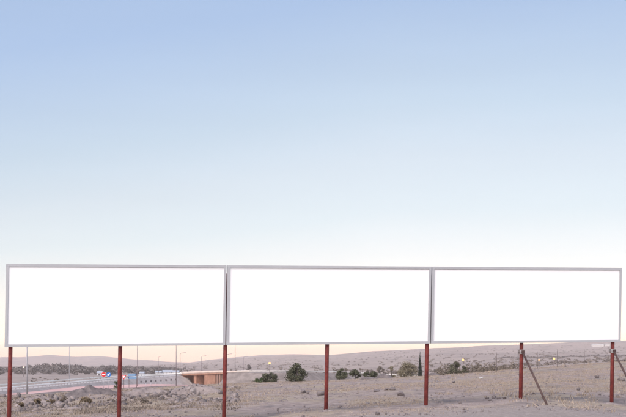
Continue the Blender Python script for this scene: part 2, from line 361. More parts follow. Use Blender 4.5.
    ln = n.new("ShaderNodeVectorMath"); ln.operation = 'LENGTH'; l.new(g.outputs["Position"], ln.inputs[0])
    l.new(mix(mr(ln.outputs["Value"], 130, 330), near, far), b.inputs["Base Color"])
    bp = n.new("ShaderNodeBump"); bp.inputs["Strength"].default_value = .9; bp.inputs["Distance"].default_value = .12
    l.new(math_('ADD', noise(1.6, 8, rough=.7), math_('MULTIPLY', vs, .3)), bp.inputs["Height"]); l.new(bp.outputs[0], b.inputs["Normal"])
    return m
M['ground'] = ground_material()
tcol = np.concatenate([np.radians(np.arange(-180, -33, 7)), np.radians(np.arange(-32, -16, 1.0)),
                       np.arctan((np.arange(-45, 672, 1.4) - CX) / F), np.radians(np.arange(17, 33, 1.0)), np.radians(np.arange(35, 180, 7))])
rrow = np.concatenate([np.arange(1, 36, 4.0), np.arange(37, 136, .55), np.geomspace(136, 9200, 300)])
R_, T_ = np.meshgrid(rrow, tcol, indexing='ij')
gx, gy = (R_ * np.sin(T_)).ravel(), (R_ * np.cos(T_)).ravel()
gz = H(gx, gy); nr, nc = R_.shape
idx = np.arange(nr * nc).reshape(nr, nc)
nxt = np.roll(idx, -1, axis=1)
quads = np.stack([idx[:-1], nxt[:-1], nxt[1:], idx[1:]], -1).reshape(-1, 4)[:, ::-1]
ground = fast_mesh('ground', np.stack([gx, gy, gz], 1), quads, M['ground'], smooth=True)
tag(ground, kind='structure')
hub = MB(); hub.add([(0, 0, .2)] + [(gx[k], gy[k], gz[k]) for k in range(nc)], [(0, 1 + (k + 1) % nc, 1 + k) for k in range(nc)])
hb = hub.build('ground_patch', M['ground']); tag(hb, kind='structure')

# ------------------------------------------------------------------ roads
def side(P):
    T = np.gradient(P[:, :2], axis=0); T /= np.linalg.norm(T, axis=1)[:, None]
    return np.stack([T[:, 1], -T[:, 0]], 1)              # right-hand normal
def ribbon(P, o0, o1, dz0, dz1=None):
    nrm = side(P); dz1 = dz0 if dz1 is None else dz1
    A = np.column_stack([P[:, :2] + nrm * o0, P[:, 2] + dz0]); B = np.column_stack([P[:, :2] + nrm * o1, P[:, 2] + dz1])
    n = len(P); V = np.concatenate([A, B]); i = np.arange(n - 1)
    return V, np.stack([i, i + n, i + n + 1, i + 1], 1)[:, ::-1]
def join(parts):
    V, Fs, n = [], [], 0
    for v, f in parts: V.append(v); Fs.append(f + n); n += len(v)
    return np.concatenate(V), np.concatenate(Fs)
def bearing_ok(P): 
    b = P[:, 0] / P[:, 1]; return ~((b > BR0) & (b < BR1) & (P[:, 1] > 400))
v, f = ribbon(MAIN_P, -5, 5, 0.0); tag(fast_mesh('highway', v, f[:, ::-1], M['asphalt']), kind='structure')
v, f = ribbon(SLIP_P, -4.6, 4.6, 0.32, -0.22); tag(fast_mesh('slip_road', v, f[:, ::-1], M['taillight_tint']), kind='structure')
v, f = join([ribbon(MAIN_P, o - .12, o + .12, .012) for o in (-4.2, 4.2)] + [ribbon(MAIN_P[k:k + 5], -.1, .1, .012) for k in range(0, len(MAIN_P) - 5, 8)])
tag(fast_mesh('road_marking', v, f[:, ::-1], M['paint']), kind='structure')
v, f = join([ribbon(SLIP_P, o - .1, o + .1, .062 - o * .0587) for o in (-4.1, 4.1)])
tag(fast_mesh('road_marking', v, f[:, ::-1], M['paint']), kind='structure')
# embankments either side, open where the bridge spans
ok = bearing_ok(MAIN_P); seg = np.where(~ok)[0]; i0, i1 = seg[0], seg[-1]
for P, em in ((MAIN_P[:i0 + 1], 'pale_bank'), (MAIN_P[i1:], 'verge')):
    emb = [ribbon(P, 5, 6.2, -.02, -.06), ribbon(P, 6.2, 16, -.06, -7.0), ribbon(P, -6.2, -5, -.06, -.02), ribbon(P, -16, -6.2, -7.0, -.06)]
    v, f = join(emb); tag(fast_mesh('road_embankment', v, f[:, ::-1], M[em], smooth=False), kind='structure')
v, f = join([ribbon(SLIP_P, 4.6, 8.5, -.24, -2.2), ribbon(SLIP_P, -8, -4.6, -2.0, .31)])
tag(fast_mesh('road_verge', v, f[:, ::-1], M['verge']), kind='structure')

def trail_barrier(name, P, off, label, post_step=2, hgt=.75, mat='trail_white', low=.36, flare=.08):  # added barriers that stand in for streaks of car headlights
    nrm = side(P); o = thing(name, label, 'added trail barrier', (0, 0, 0))
    base = np.column_stack([P[:, :2] + nrm * off, P[:, 2]])
    t = .08
    parts = []
    for (za, zb, oa) in ((low, hgt, 0),):
        A = base + [0, 0, za]; B = base + [0, 0, zb]; o2 = np.column_stack([nrm * t, np.zeros(len(P))])
        n = len(P); V = np.concatenate([A, B, B + o2, A + o2 * (flare / t)]); i = np.arange(n - 1)
        for a, c in ((0, 1), (1, 2), (2, 3), (3, 0)):
            parts.append(np.stack([a * n + i, a * n + i + 1, c * n + i + 1, c * n + i], 1))
    fast_mesh('trail_beam', V, np.concatenate(parts), M[mat], o)
    pm = MB().box(-.07, .07, -.07, .07, -.9, .40)
    me = None
    for k in range(0, len(P), post_step):
        if me is None:
            q = pm.build('trail_barrier_post', M['galv'], o); me = q.data
        else: q = link('trail_barrier_post', me, None, o)
        q.location = tuple(base[k] + [nrm[k, 0] * .04, nrm[k, 1] * .04, 0])
    return o
vis = (MAIN_P[:, 1] > 230)
k0 = np.where(vis)[0][0]
trail_barrier('trail_barrier', MAIN_P[k0:i0 + 2], 5.5, 'added pale barrier imitating headlight trails on the near edge of the highway left of the bridge', hgt=.9, low=.42, flare=.3)
trail_barrier('trail_barrier', MAIN_P[k0:i0 + 2], -5.6, 'added pale barrier imitating headlight trails on the far edge of the highway left of the bridge')
trail_barrier('trail_barrier', MAIN_P[i1 + 1:-4], 5.5, 'added pale barrier imitating headlight trails beside the highway behind the evergreen bushes')

# overpass bridge
bt = thing('overpass_bridge', 'ochre concrete road bridge with dark openings under the highway', 'bridge')
Pb = MAIN_P[i0:i1 + 1]; nb = side(Pb)
def wallstrip(P, nrm, o0, o1, z0, z1):
    a0 = np.column_stack([P[:, :2] + nrm * o0, P[:, 2] + z0]); a1 = np.column_stack([P[:, :2] + nrm * o1, P[:, 2] + z0])
    n = len(P); up = [0, 0, z1 - z0]; V = np.concatenate([a0, a0 + up, a1 + up, a1]); i = np.arange(n - 1); Fs = []
    for a, c in ((0, 1), (1, 2), (2, 3), (3, 0)): Fs.append(np.stack([a * n + i, a * n + i + 1, c * n + i + 1, c * n + i], 1))
    V2 = V; Fs.append(np.array([[0, n, 2 * n, 3 * n], [n - 1, 2 * n - 1, 3 * n - 1, 4 * n - 1]]))
    return V2, np.concatenate(Fs)
fast_mesh('deck', *wallstrip(Pb, nb, -6.3, 6.3, -.6, -.03), M['ochre'], bt)
fast_mesh('parapet', *wallstrip(Pb, nb, 6.0, 6.25, -.02, .85), M['parapet'], bt)
fast_mesh('parapet', *wallstrip(Pb, nb, -6.25, -6.0, -.02, .85), M['parapet'], bt)
def along(fr):
    q = fr * (len(Pb) - 1); a = int(min(q, len(Pb) - 2)); t = q - a
    return Pb[a] * (1 - t) + Pb[a + 1] * t, nb[a]
def bridge_block(name, f0, f1, o0, o1, mat, top=-.61, bot=-9.0):
    (p, n_), (q, n2) = along(f0), along(f1)
    mb = MB(); zt0, zt1 = p[2] + top, q[2] + top; zb = bot
    c = [(p[0] + n_[0] * o1, p[1] + n_[1] * o1), (q[0] + n2[0] * o1, q[1] + n2[1] * o1), (q[0] + n2[0] * o0, q[1] + n2[1] * o0), (p[0] + n_[0] * o0, p[1] + n_[1] * o0)]
    mb.hexa([(x, y, zb) for x, y in c] + [(c[0][0], c[0][1], zt0), (c[1][0], c[1][1], zt1), (c[2][0], c[2][1], zt1), (c[3][0], c[3][1], zt0)])
    return mb.build(name, M[mat], bt)
bridge_block('abutment', .55, .80, -6.1, 6.05, 'ochre')
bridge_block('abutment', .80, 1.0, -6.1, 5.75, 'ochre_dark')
bridge_block('abutment', -.0, .045, -6.1, 6.05, 'ochre')
for fr in (.28,): bridge_block('pier', fr, fr + .055, -5.5, 5.9, 'ochre')
for fr in (.84, .89, .94): bridge_block('wall_rib', fr, fr + .02, 5.76, 6.1, 'ochre_mid')
wp = MAIN_P[i1:i1 + 8:2]; wn = side(wp)
# stepped wing wall running down the bank on the right of the bridge
for k in range(3):
    p, q = wp[k], wp[min(k + 1, 3)]; n_ = wn[k]; mb = MB()
    za, zb = p[2] - .9 - 1.3 * k, q[2] - 1.6 - 1.3 * k
    A = [(p[0] + n_[0] * 6.3, p[1] + n_[1] * 6.3), (q[0] + n_[0] * 7.2, q[1] + n_[1] * 7.2), (q[0] + n_[0] * 6.8, q[1] + n_[1] * 6.8 + .4), (p[0] + n_[0] * 5.9, p[1] + n_[1] * 5.9 + .4)]
    mb.hexa([(x, y, -9) for x, y in A] + [(A[0][0], A[0][1], za), (A[1][0], A[1][1], zb), (A[2][0], A[2][1], zb), (A[3][0], A[3][1], za)])
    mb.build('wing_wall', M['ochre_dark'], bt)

# ------------------------------------------------------------------ billboards
ALPHA = math.radians(13.1); CA, SA = math.cos(ALPHA), math.sin(ALPHA)
BX, BY, BZ = -11.13, 45.1, 2.44
LEAN, RISE = 0.018, 0.0112
def bp(u, v, out=0.0):                                   # u along the row of boards, v up from the lower edge, out towards the viewer
    return (BX + u * CA + v * LEAN * CA + out * SA, BY + u * SA + v * LEAN * SA - out * CA, BZ + u * RISE + v)
def bp_local(o): return mathutils.Vector(o.location)
def slab(mb, u0, u1, v0, v1, o0, o1, org):
    p = [bp(u0, v0, o1), bp(u1, v0, o1), bp(u1, v0, o0), bp(u0, v0, o0), bp(u0, v1, o1), bp(u1, v1, o1), bp(u1, v1, o0), bp(u0, v1, o0)]
    return mb.hexa([(x - org[0], y - org[1], z - org[2]) for x, y, z in p])
def u_of(px):
    k = (px - CX) / F; return (k * BY - BX) / (CA - k * SA)
def billboard(label, u0, u1, posts, struts):
    uc = (u0 + u1) / 2; gp = bp(uc, 0, -.2); org = (gp[0], gp[1], h1(gp[0], gp[1]))
    t = thing('billboard', label, 'billboard', org, 0, 'blank billboards in a row')
    fw = .094
    slab(MB(), u0 + fw - .01, u1 - fw + .01, fw - .01, 3 - fw + .01, -.03, .012, org).build('panel_sheet', M['panel'], t)
    slab(MB(), u0, u1, 3 - fw, 3, -.07, .055, org).build('frame_rail', M['frame'], t)
    slab(MB(), u0, u1, 0, fw, -.07, .055, org).build('frame_rail', M['frame'], t)
    slab(MB(), u0, u0 + fw, fw, 3 - fw, -.07, .052, org).build('frame_stile', M['frame'], t)
    slab(MB(), u1 - fw, u1, fw, 3 - fw, -.07, .052, org).build('frame_stile', M['frame'], t)
    for vv in (.5, 1.45, 2.4):
        slab(MB(), u0 + fw, u1 - fw, vv, vv + .08, -.085, -.032, org).build('back_rail', M['back'], t)
    for u in posts:
        # round steel tube behind the sheet
        b0 = bp(u, 0, -.2); gz_ = h1(b0[0], b0[1]); v0 = gz_ - b0[2] - .5; v1 = 2.7
        mb = MB(); pa, pb = mathutils.Vector(bp(u, v0, -.17)) - mathutils.Vector(org), mathutils.Vector(bp(u, v1, -.17)) - mathutils.Vector(org)
        mb.tube([tuple(pa), tuple(pb)], .076, 20)
        mb.build('post', M['red'], t, True)
        pc = mathutils.Vector(bp(u, v0 + .5, -.17)); rq = random.Random(int(u * 100)); mb = MB(); nn = 18; vs_ = [(pc.x - org[0], pc.y - org[1], h1(pc.x, pc.y) + .06 - org[2])]
        for ring, (rr_, hh_) in enumerate(((.12, .05), (.24, .03), (.38, -.03))):
            for q_ in range(nn):
                aa = 2 * math.pi * q_ / nn; r2 = rr_ * rq.uniform(.8, 1.25); xx, yy = pc.x + r2 * math.cos(aa), pc.y + r2 * math.sin(aa)
                vs_.append((xx - org[0], yy - org[1], h1(xx, yy) + hh_ * rq.uniform(.7, 1.3) - org[2]))
        fs_ = [(0, 1 + q_, 1 + (q_ + 1) % nn) for q_ in range(nn)] + [(1 + g * nn + q_, 1 + (g + 1) * nn + q_, 1 + (g + 1) * nn + (q_ + 1) % nn, 1 + g * nn + (q_ + 1) % nn) for g in range(2) for q_ in range(nn)]
        mb.add(vs_, fs_).build('footing_soil', M['earth'], t, True)
        if u in struts:
            vt = -.36
            top = mathutils.Vector(bp(u, vt, -.06)); foot = mathutils.Vector(bp(u + .02, 0, 2.35))
            foot.z = h1(foot.x, foot.y) - .08
            s = MB().tube([tuple(top - mathutils.Vector(org)), tuple(foot - mathutils.Vector(org))], .042, 10).build('strut', M['strut'], t, True)
            mb = MB()
            slab(mb, u - .11, u + .11, vt - .08, vt + .09, -.088, -.055, org)
            slab(mb, u - .11, u + .11, vt - .08, vt + .09, -.285, -.252, org)
            mb.build('clamp', M['clamp'], s)
            mb = MB()
            for du in (-.095, .095): slab(mb, u + du - .012, u + du + .012, vt - .01, vt + .014, -.30, -.03, org)
            mb.build('clamp_bolt', M['galv'], s)
            slab(MB(), u - .045, u + .06, vt - .04, vt + .06, -.055, .005, org).build('hinge_lug', M['strut'], s)
    return t
pu = {k: u_of(p) for k, p in dict(a=10.4, b=120.6, c=226.0, d=328.2, e=428.4, f=523.2, g=614.6).items()}
billboard('leftmost blank white billboard in grey frame, beside the highway lamp posts', 0.0, 8.035, [pu['a'], pu['b']], [])
billboard('middle blank white billboard standing on three red posts', 8.075, 16.10, [pu['c'], pu['d'], pu['e']], [])
billboard('rightmost blank white billboard, its red posts braced by diagonal struts', 16.14, 24.19, [pu['f'], pu['g']], [pu['f'], pu['g']])

# ------------------------------------------------------------------ rocks and heaps
def ico_rock(seed, sub=2):
    import bmesh
    bm = bmesh.new(); bmesh.ops.create_icosphere(bm, subdivisions=sub, radius=1.0)
    r = np.random.default_rng(seed); A = [r.normal(size=3) for _ in range(9)]; A = [a / np.linalg.norm(a) for a in A]; cut = r.uniform(.45, .9, 9)
    for v_ in bm.verts:
        p = np.array(v_.co)
        for a, c in zip(A, cut):
            q = p @ a
            if q > c: p = p - a * (q - c) * .9
        v_.co = p * r.uniform(.88, 1.1)
    me = bpy.data.meshes.new('rock'); bm.to_mesh(me); bm.free(); return me
ROCK = [ico_rock(k) for k in range(6)]; PALE = [ico_rock(20 + k) for k in range(3)]
for m_ in ROCK: m_.materials.append(M['rock'])
for m_ in PALE: m_.materials.append(M['pale_rock'])
ORD = ['first', 'second', 'third', 'fourth', 'fifth', 'sixth', 'seventh', 'eighth', 'ninth', 'tenth', 'eleventh', 'twelfth', 'thirteenth', 'fourteenth', 'fifteenth']
def nth(xs, k): return ORD[sorted(xs).index(xs[k])]
def rock(px, py, wpx, hpx, label, mesh=None, d=None, group=None, sink=.3, cat='rock', name='rock'):
    if d is None: d = ground_d(px, py)
    x = (px - CX) / F * d; k = random.randrange(6)
    o = link(name, mesh or ROCK[k], None)
    sx = wpx / F * d / 2; sz = hpx / F * d / 2
    o.scale = (sx, sx * random.uniform(.7, 1.1), sz * 1.15); o.rotation_euler = (0, 0, random.uniform(0, 6))
    o.location = (x, d, h1(x, d) + sz * (1 - sink)); return tag(o, label, cat, group)
_ds = np.arange(42, 124, .4)
def ground_d(px, py):                                    # nearest distance at which the ground shows in this photo row
    zz = H((px - CX) / F * _ds, _ds); rows = HY + (EYE - zz) * F / _ds
    k = np.where(rows <= py)[0]; return float(_ds[k[0]]) if len(k) else 118.0
def heap(name, label, px, d, wpx, hpx, mat, seed, depth=.7, cat='heap', zoff=0.0):
    x0 = (px - CX) / F * d; rx = wpx / F * d / 2; hz = hpx / F * d; n, k = 72, 22; V = []; Fs = []
    zb = h1(x0, d)
    A_, Q_ = np.meshgrid(2 * math.pi * np.arange(n) / n, np.arange(1, k + 1) / k); A_, Q_ = A_.ravel(), Q_.ravel()
    E_ = 1 + .18 * np.sin(3 * A_ + seed) + .1 * np.sin(5 * A_ + 2 * seed)
    xx, yy = Q_ * rx * E_ * np.cos(A_), Q_ * rx * depth * E_ * np.sin(A_)
    prof = np.maximum(np.cos(math.pi * Q_) * .5 + .5, 0) ** .62
    nz = vnoise(xx * 1.3 + seed * 9, yy * 1.3, seed) * .34 + vnoise(xx * 3.4 + seed, yy * 3.4, seed + 1) * .34 + vnoise(xx * 8 + seed, yy * 8, seed + 2) * .22
    zz = hz * np.maximum(0, prof * (1 + nz)) + (H(x0 + xx, d + yy) - zb) * Q_ - .06 * Q_ ** 6 - .04 * (Q_ > .99)
    V = [(0, 0, float(zz[:n].mean()))] + list(zip(xx, yy, zz))
    for i in range(n): Fs.append((0, 1 + i, 1 + (i + 1) % n))
    for j in range(k - 1):
        for i in range(n):
            a = 1 + j * n; Fs.append((a + i, a + n + i, a + n + (i + 1) % n, a + (i + 1) % n))
    o = link_mesh(name, V, Fs, M[mat], smooth=True); o.location = (x0, d, zb + zoff); return tag(o, label, cat)
heap('soil_heap', 'long dark soil heap between the two leftmost red posts', 90, 100, 74, 10.5, 'soil', 1, .55)
heap('soil_heap', 'low grey rubble heap just right of the second red post', 146, 92, 66, 7.0, 'earth', 2, .5)
heap('soil_heap', 'grey rubble heap in front of the ochre bridge, left of the third post', 196, 88, 66, 8.5, 'earth', 3, .5)
heap('soil_heap', 'small dark soil heap right of the row of round bushes', 384, 117, 20, 4.6, 'soil', 4, .7)
heap('soil_heap', 'flat dark soil heap under the row of round bushes', 369, 116, 18, 3.2, 'soil', 5, .7)
heap('soil_heap', 'dark soil heap beside the fifth red post, right of the cypress', 434, 121, 15, 3.4, 'soil', 6, .7)
heap('soil_heap', 'brown earth ridge behind the stones at the far left', 40, 84, 62, 6.5, 'earth', 7, .4)

rows_ = [(22, 404, 7, 7), (29, 402, 6, 7), (33, 404, 5, 6), (38, 401, 5, 7), (43, 400, 6, 8), (47, 402, 5, 6), (51, 400, 8, 9), (56, 401, 6, 7), (61, 402, 6, 7), (66, 405, 5, 5),
         (26, 408, 6, 5), (36, 409, 7, 5), (45, 407, 6, 5), (19, 398, 6, 7), (70, 401, 5, 4)]
for k, (a, b_, c, e) in enumerate(rows_):
    rock(a, b_, c, e, f'{nth([q[0] for q in rows_], k)} boulder from the left in the stone line right of the leftmost post', (ROCK + PALE)[k * 5 % 9], group='boulders of the stone line', name='boulder', cat='boulder')
rock(3, 393, 8, 5, 'dark boulder left of the leftmost red post', ROCK[2], name='boulder', cat='boulder')
RS = [(125, 401, 5, 3.5), (131, 399, 6, 4), (142, 403, 5, 4), (150, 404, 4, 3), (156, 397, 7, 5), (163, 396, 6, 5), (170, 398, 6, 4), (176, 396, 5, 5), (183, 399, 6, 4), (188, 393, 5, 5)]
for k, (a, b_, c, e) in enumerate(RS):
    rock(a, b_, c, e, f'{nth([q[0] for q in RS], k)} broken stone from the left on the rubble between second and third posts', ROCK[k % 6], group='stones on the rubble heaps', name='rubble_stone')
RS = [(193, 394, 8, 7), (200, 400, 9, 4), (213, 393, 8, 5.5), (206, 396, 6, 4), (198, 396, 6, 6)]
for k, (a, b_, c, e) in enumerate(RS):
    rock(a, b_, c, e, f'{nth([q[0] for q in RS], k)} pale boulder from the left on the rubble left of the third post', PALE[k % 3], group='pale boulders on the rubble heap', name='boulder', cat='boulder')
rock(220, 394, 6, 4, 'dark boulder on the rubble touching the third red post', ROCK[1], name='boulder', cat='boulder')
rock(303.5, 393.5, 7, 4, 'dark flat rock left of the fourth red post', ROCK[0], name='rock')
rock(308, 394, 5, 3.5, 'dark rock beside the flat one left of the fourth post', ROCK[3])
rock(321, 395.5, 10, 5.5, 'wide dark rock against the foot of the fourth red post', ROCK[4])
rock(376, 392, 9, 3, 'low grey rock, left end of the rock group before the bushes', ROCK[5])
rock(386, 390.5, 5, 3.5, 'small brown rock in the group before the bushes', ROCK[1])
rock(393, 390.5, 9, 4, 'long brown rock in the group before the bushes', ROCK[2])
rock(401, 396, 8, 5, 'rounded grey rock below the brown group, left of fifth post', ROCK[0])
rock(414, 400.5, 4, 2, 'pale flat stone near the fifth red post', PALE[0])
rock(377.5, 415.6, 6, 4, 'grey stone at the edge of the gravel track', ROCK[3])
rock(453.5, 383, 4, 2.6, 'small dark stone right of the fifth red post', ROCK[4])
RS = [(487, 399.6, 5, 2.6), (494, 398.6, 6, 4), (499, 399.4, 6, 2.6), (504, 399, 5, 2), (490, 401, 4, 2)]
for k, (a, b_, c, e) in enumerate(RS):
    rock(a, b_, c, e, f'{nth([q[0] for q in RS], k)} dark stone from the left in the scatter left of the sixth post', ROCK[k % 6], group='stones left of the sixth post')
rock(460, 404, 4, 2.6, 'dark pebble low between the fifth and sixth posts', ROCK[5])
rock(533, 394.4, 4, 2.6, 'small dark stone beside the braced sixth post', ROCK[1])
rock(578, 390.5, 5, 3.5, 'dark stone midway between the two braced posts', ROCK[2])
rock(597, 378, 6, 3.4, 'distant dark stone left of the last red post', ROCK[3])
rock(621, 381, 8, 4, 'dark stone right of the last red post', ROCK[4])
rock(404, 397.5, 3, 2, 'pebble below the rounded grey rock', ROCK[0])
rock(278, 411, 3, 3.6, 'small dark stone low between third and fourth posts', ROCK[1])
rock(481, 378.8, 5, 2.2, 'white plastic scrap lying on the slope', PALE[2], cat='litter', name='plastic_scrap').data = (lambda m: (m.materials.clear(), m.materials.append(M['litter']), m)[2])(PALE[2].copy())

# loose pebbles all over the near field
def scatter_px(n, px0, px1, d0, d1, seed, power=1.0):
    r = np.random.default_rng(seed); px = r.uniform(px0, px1, n); d = d0 + (d1 - d0) * r.random(n) ** power
    x = (px - CX) / F * d; return x, d, H(x, d), r
x, y, z, r = scatter_px(5200, -30, 660, 42, 124, 3, 1.2)
keep = (vnoise(x / 4, y / 7, 31) > -.02) | (r.random(len(x)) < .25); x, y, z = x[keep], y[keep], z[keep]
s_ = .02 + .07 * r.random(len(x)) ** 3
base = np.array([(1, 0, -.3), (0, 1, -.3), (-1, 0, -.3), (0, -1, -.3), (.5, .45, .55), (-.5, .5, .5), (-.45, -.5, .6), (.5, -.5, .5)])
q = base[None] * s_[:, None, None] * (1 + .35 * r.normal(size=(len(x), 8, 1))); V = q + np.stack([x, y, z + .015], 1)[:, None]
fc = np.array([(0, 1, 4), (1, 5, 4), (1, 2, 5), (2, 6, 5), (2, 3, 6), (3, 7, 6), (3, 0, 7), (0, 4, 7), (4, 5, 6), (4, 6, 7)])
Fa = (fc[None] + (np.arange(len(x)) * 8)[:, None, None]).reshape(-1, 3)
tag(fast_mesh('pebbles', V.reshape(-1, 3), Fa, M['rock']), 'loose grey pebbles strewn over the dry field', 'pebbles', kind='stuff')

x, y, z, r = scatter_px(2600, 8, 238, 66, 108, 17)
pq = CX + F * x / y; k_ = (vnoise(x / 2.2, y / 5, 71) + vnoise(x / 6, y / 9, 72) * .6 > .02) & ~((pq > 60) & (pq < 118) & (y > 92)); x, y, z = x[k_], y[k_], z[k_]
for o_ in [q for q in C.objects if q.name.startswith('soil_heap')]:        # stones lie on the heaps, not inside them
    vv = np.empty(len(o_.data.vertices) * 3, np.float32); o_.data.vertices.foreach_get('co', vv); vv = vv.reshape(-1, 3) + np.array(o_.location)
    D2 = (x[:, None] - vv[None, :, 0]) ** 2 + (y[:, None] - vv[None, :, 1]) ** 2; q_ = D2.argmin(1)
    hit = D2[np.arange(len(x)), q_] < .05; z[hit] = np.maximum(z[hit], vv[q_[hit], 2])
s_ = .05 + .15 * r.random(len(x)) ** 2.5
q = base[None] * s_[:, None, None] * (1 + .4 * r.normal(size=(len(x), 8, 1))); V = q + np.stack([x, y, z + s_ * .2], 1)[:, None]
Fa = (fc[None] + (np.arange(len(x)) * 8)[:, None, None]).reshape(-1, 3)
tag(fast_mesh('rubble', V.reshape(-1, 3), Fa, M['rubble']), 'broken stone rubble strewn over the heaps on the left', 'rubble', kind='stuff')

# dry grass: tufts of narrow blades
def blades(name, label, n, px0, px1, d0, d1, seed, hgt, mat, thr, per=7, wid=.010, spread=.10, power=1.0):
    x, y, z, r = scatter_px(n, px0, px1, d0, d1, seed, power)
    k = vnoise(x / 3.3, y / 8, seed + 50) + vnoise(x / 11, y / 20, seed + 51) * .7 + r.normal(size=n) * .13 > thr
    x, y, z = x[k], y[k], z[k]; n = len(x)
    hh = hgt * (.5 + r.random(n)) ; X = np.repeat(x, per); Y = np.repeat(y, per); Z = np.repeat(z, per); HH = np.repeat(hh, per) * (.5 + .6 * r.random(n * per))
    X = X + r.normal(size=n * per) * spread; Y = Y + r.normal(size=n * per) * spread
    a = r.random(n * per) * 6.28; ln = r.normal(size=(n * per, 2)) * HH[:, None] * .45
    W = wid * (1 + Y / 60)
    p0 = np.stack([X - np.cos(a) * W, Y - np.sin(a) * W, Z - .02], 1); p1 = np.stack([X + np.cos(a) * W, Y + np.sin(a) * W, Z - .02], 1)
    p2 = np.stack([X + ln[:, 0], Y + ln[:, 1], Z + HH], 1)
    V = np.stack([p0, p1, p2], 1).reshape(-1, 3)
    return tag(fast_mesh(name, V, np.arange(len(V)).reshape(-1, 3), M[mat]), label, 'grass', kind='stuff')
blades('dry_grass', 'thin dry straw-coloured grass over the field', 64000, -40, 670, 43, 126, 11, .045, 'straw', -.06, per=5, wid=.008)
blades('dry_weeds', 'taller dry weeds in patches on the field', 2600, -40, 670, 44, 124, 12, .13, 'straw', .28, per=10, wid=.012, spread=.14)
blades('dry_brush', 'brown dry brush among the stones and heaps on the left', 2600, -40, 240, 58, 112, 13, .12, 'brush', .14, per=14, wid=.016, spread=.2)

# ------------------------------------------------------------------ foliage
def leaf_arrays(lobes, n, size, r, flat=.5):
    lob = np.array(lobes, float); wts = lob[:, 3] * lob[:, 4] * lob[:, 5]; k = r.choice(len(lob), n, p=wts / wts.sum())
    dv = r.normal(size=(n, 3)); dv /= np.linalg.norm(dv, axis=1)[:, None]
    rad = r.random(n) ** .42 * (1 + .16 * r.normal(size=n)); p = lob[k, :3] + dv * rad[:, None] * lob[k, 3:]
    t = r.normal(size=(n, 3)); t /= np.linalg.norm(t, axis=1)[:, None]; u = np.cross(t, dv + r.normal(size=(n, 3)) * .6)
    u /= np.linalg.norm(u, axis=1)[:, None] + 1e-9; sz = size * (.6 + .8 * r.random(n))[:, None]
    return np.stack([p - t * sz, p + u * sz * flat, p + t * sz, p - u * sz * flat], 1).reshape(-1, 3)
def crown(name, lobes, n, size, mat, seed, parent):
    V = leaf_arrays(lobes, n, size, np.random.default_rng(seed))
    V = V[np.repeat(V.reshape(-1, 4, 3)[:, :, 2].min(1) > .0, 4)] if parent else V
    return fast_mesh(name, V, np.arange(len(V)).reshape(-1, 4), M[mat], parent)
def make_lobes(wd, ht, seed, k=12, low=.12, cone=.0, dome=1.0):
    r = np.random.default_rng(seed); out = []
    for _ in range(k):
        t = r.random(); a = r.random() * 6.28; q = wd / 2 * min(1, .5 + 1.8 * t) * (1 - cone * t) * (.75 if t < .9 else .5) * math.sqrt(max(.1, 1 - (t * dome) ** 2.2))
        rr = r.uniform(.07, .19) * wd * (1 - cone * .5 * t)
        out.append((math.cos(a) * q * (.55 + .55 * r.random()), math.sin(a) * q * (.55 + .55 * r.random()), ht * (low + t * (.88 - low)), rr, rr, rr * .75))
    return out
def tree(name, label, cat, px, d, wpx, ytop, ybase, mat, seed, n=2600, leaf=.07, k=26, cone=0.0, low=.08, trunk=True, group=None, ground_base=True):
    x = (px - CX) / F * d; zb = h1(x, d); zt = EYE + (HY - ytop) * d / F; ht = zt - zb
    wd = wpx / F * d * 1.30; t = thing(name, label, cat, (x, d, zb), random.uniform(0, 6), group)
    lob = make_lobes(wd, ht, seed, k, low, cone)
    mb = MB(); r = random.Random(seed)
    mb.tube([(0, 0, -.2), (.02, 0, ht * .3), (.05 * wd, .02, ht * .72)], [max(.03, .035 * ht), max(.02, .026 * ht), .012 * ht], 7)
    for q in lob[:7]: mb.tube([(0, 0, ht * r.uniform(.1, .45)), (q[0] * .6, q[1] * .6, q[2] * .8), q[:3]], [.016 * ht, .010 * ht, .004 * ht], 5)
    mb.build('trunk', M['bark'], t, True)
    crown('crown', lob, n, leaf, mat, seed, t); return t
G_E = 'evergreen bushes on the crest'
tree('evergreen_bush', 'dark rounded evergreen bush just right of the third post', 'bush', 270, 121, 15, 371.5, 382, 'leaf_dark', 1, 2600, .06, group=G_E)
tree('evergreen_bush', 'low green bush left of the rounded one near third post', 'bush', 260.5, 121, 13, 378.4, 382, 'leaf_low', 2, 1500, .05, k=10, group=G_E)
tree('pine_tree', 'largest dark evergreen bush, spreading, between third and fourth posts', 'bush', 296.5, 121, 23, 362.4, 381, 'leaf_dark', 3, 4600, .07, k=44, cone=.45, low=.05, group=G_E)
tree('evergreen_bush', 'dark evergreen bush nearest the right of the fourth post', 'bush', 341.5, 122, 13, 367.5, 380, 'leaf_dark', 4, 2400, .06, cone=.5, group=G_E)
tree('evergreen_bush', 'second dark round bush right of the fourth post', 'bush', 355.5, 124, 12, 369.3, 379, 'leaf_dark', 5, 2200, .06, group=G_E)
tree('evergreen_bush', 'small dark bush, third right of the fourth post', 'bush', 366.5, 128, 8, 371, 378, 'leaf_dark', 6, 1400, .06, group=G_E)
tree('evergreen_bush', 'dark bush behind the small soil heap', 'bush', 373.5, 128, 10, 371, 378, 'leaf_dark', 7, 1600, .06, group=G_E)
tree('tan_tree', 'broad pale tan tree beside the dark cypress', 'tree', 407, 215, 23, 362.2, 377, 'leaf_tan', 8, 5200, .10, k=44, low=.06)
tree('tan_tree', 'small tan tree on the left of the broad one', 'tree', 391.5, 330, 8, 364, 372, 'leaf_tan', 9, 1400, .14, k=10)
tree('leafy_tree', 'grey green tree under the orange street light', 'tree', 455, 200, 13, 360.8, 376, 'leaf_olive', 10, 2600, .10, k=28, low=.08)
tree('leafy_tree', 'small dark tree right of the grey green one', 'tree', 464, 185, 9, 365.5, 375, 'leaf_olive', 11, 1800, .10, k=10)
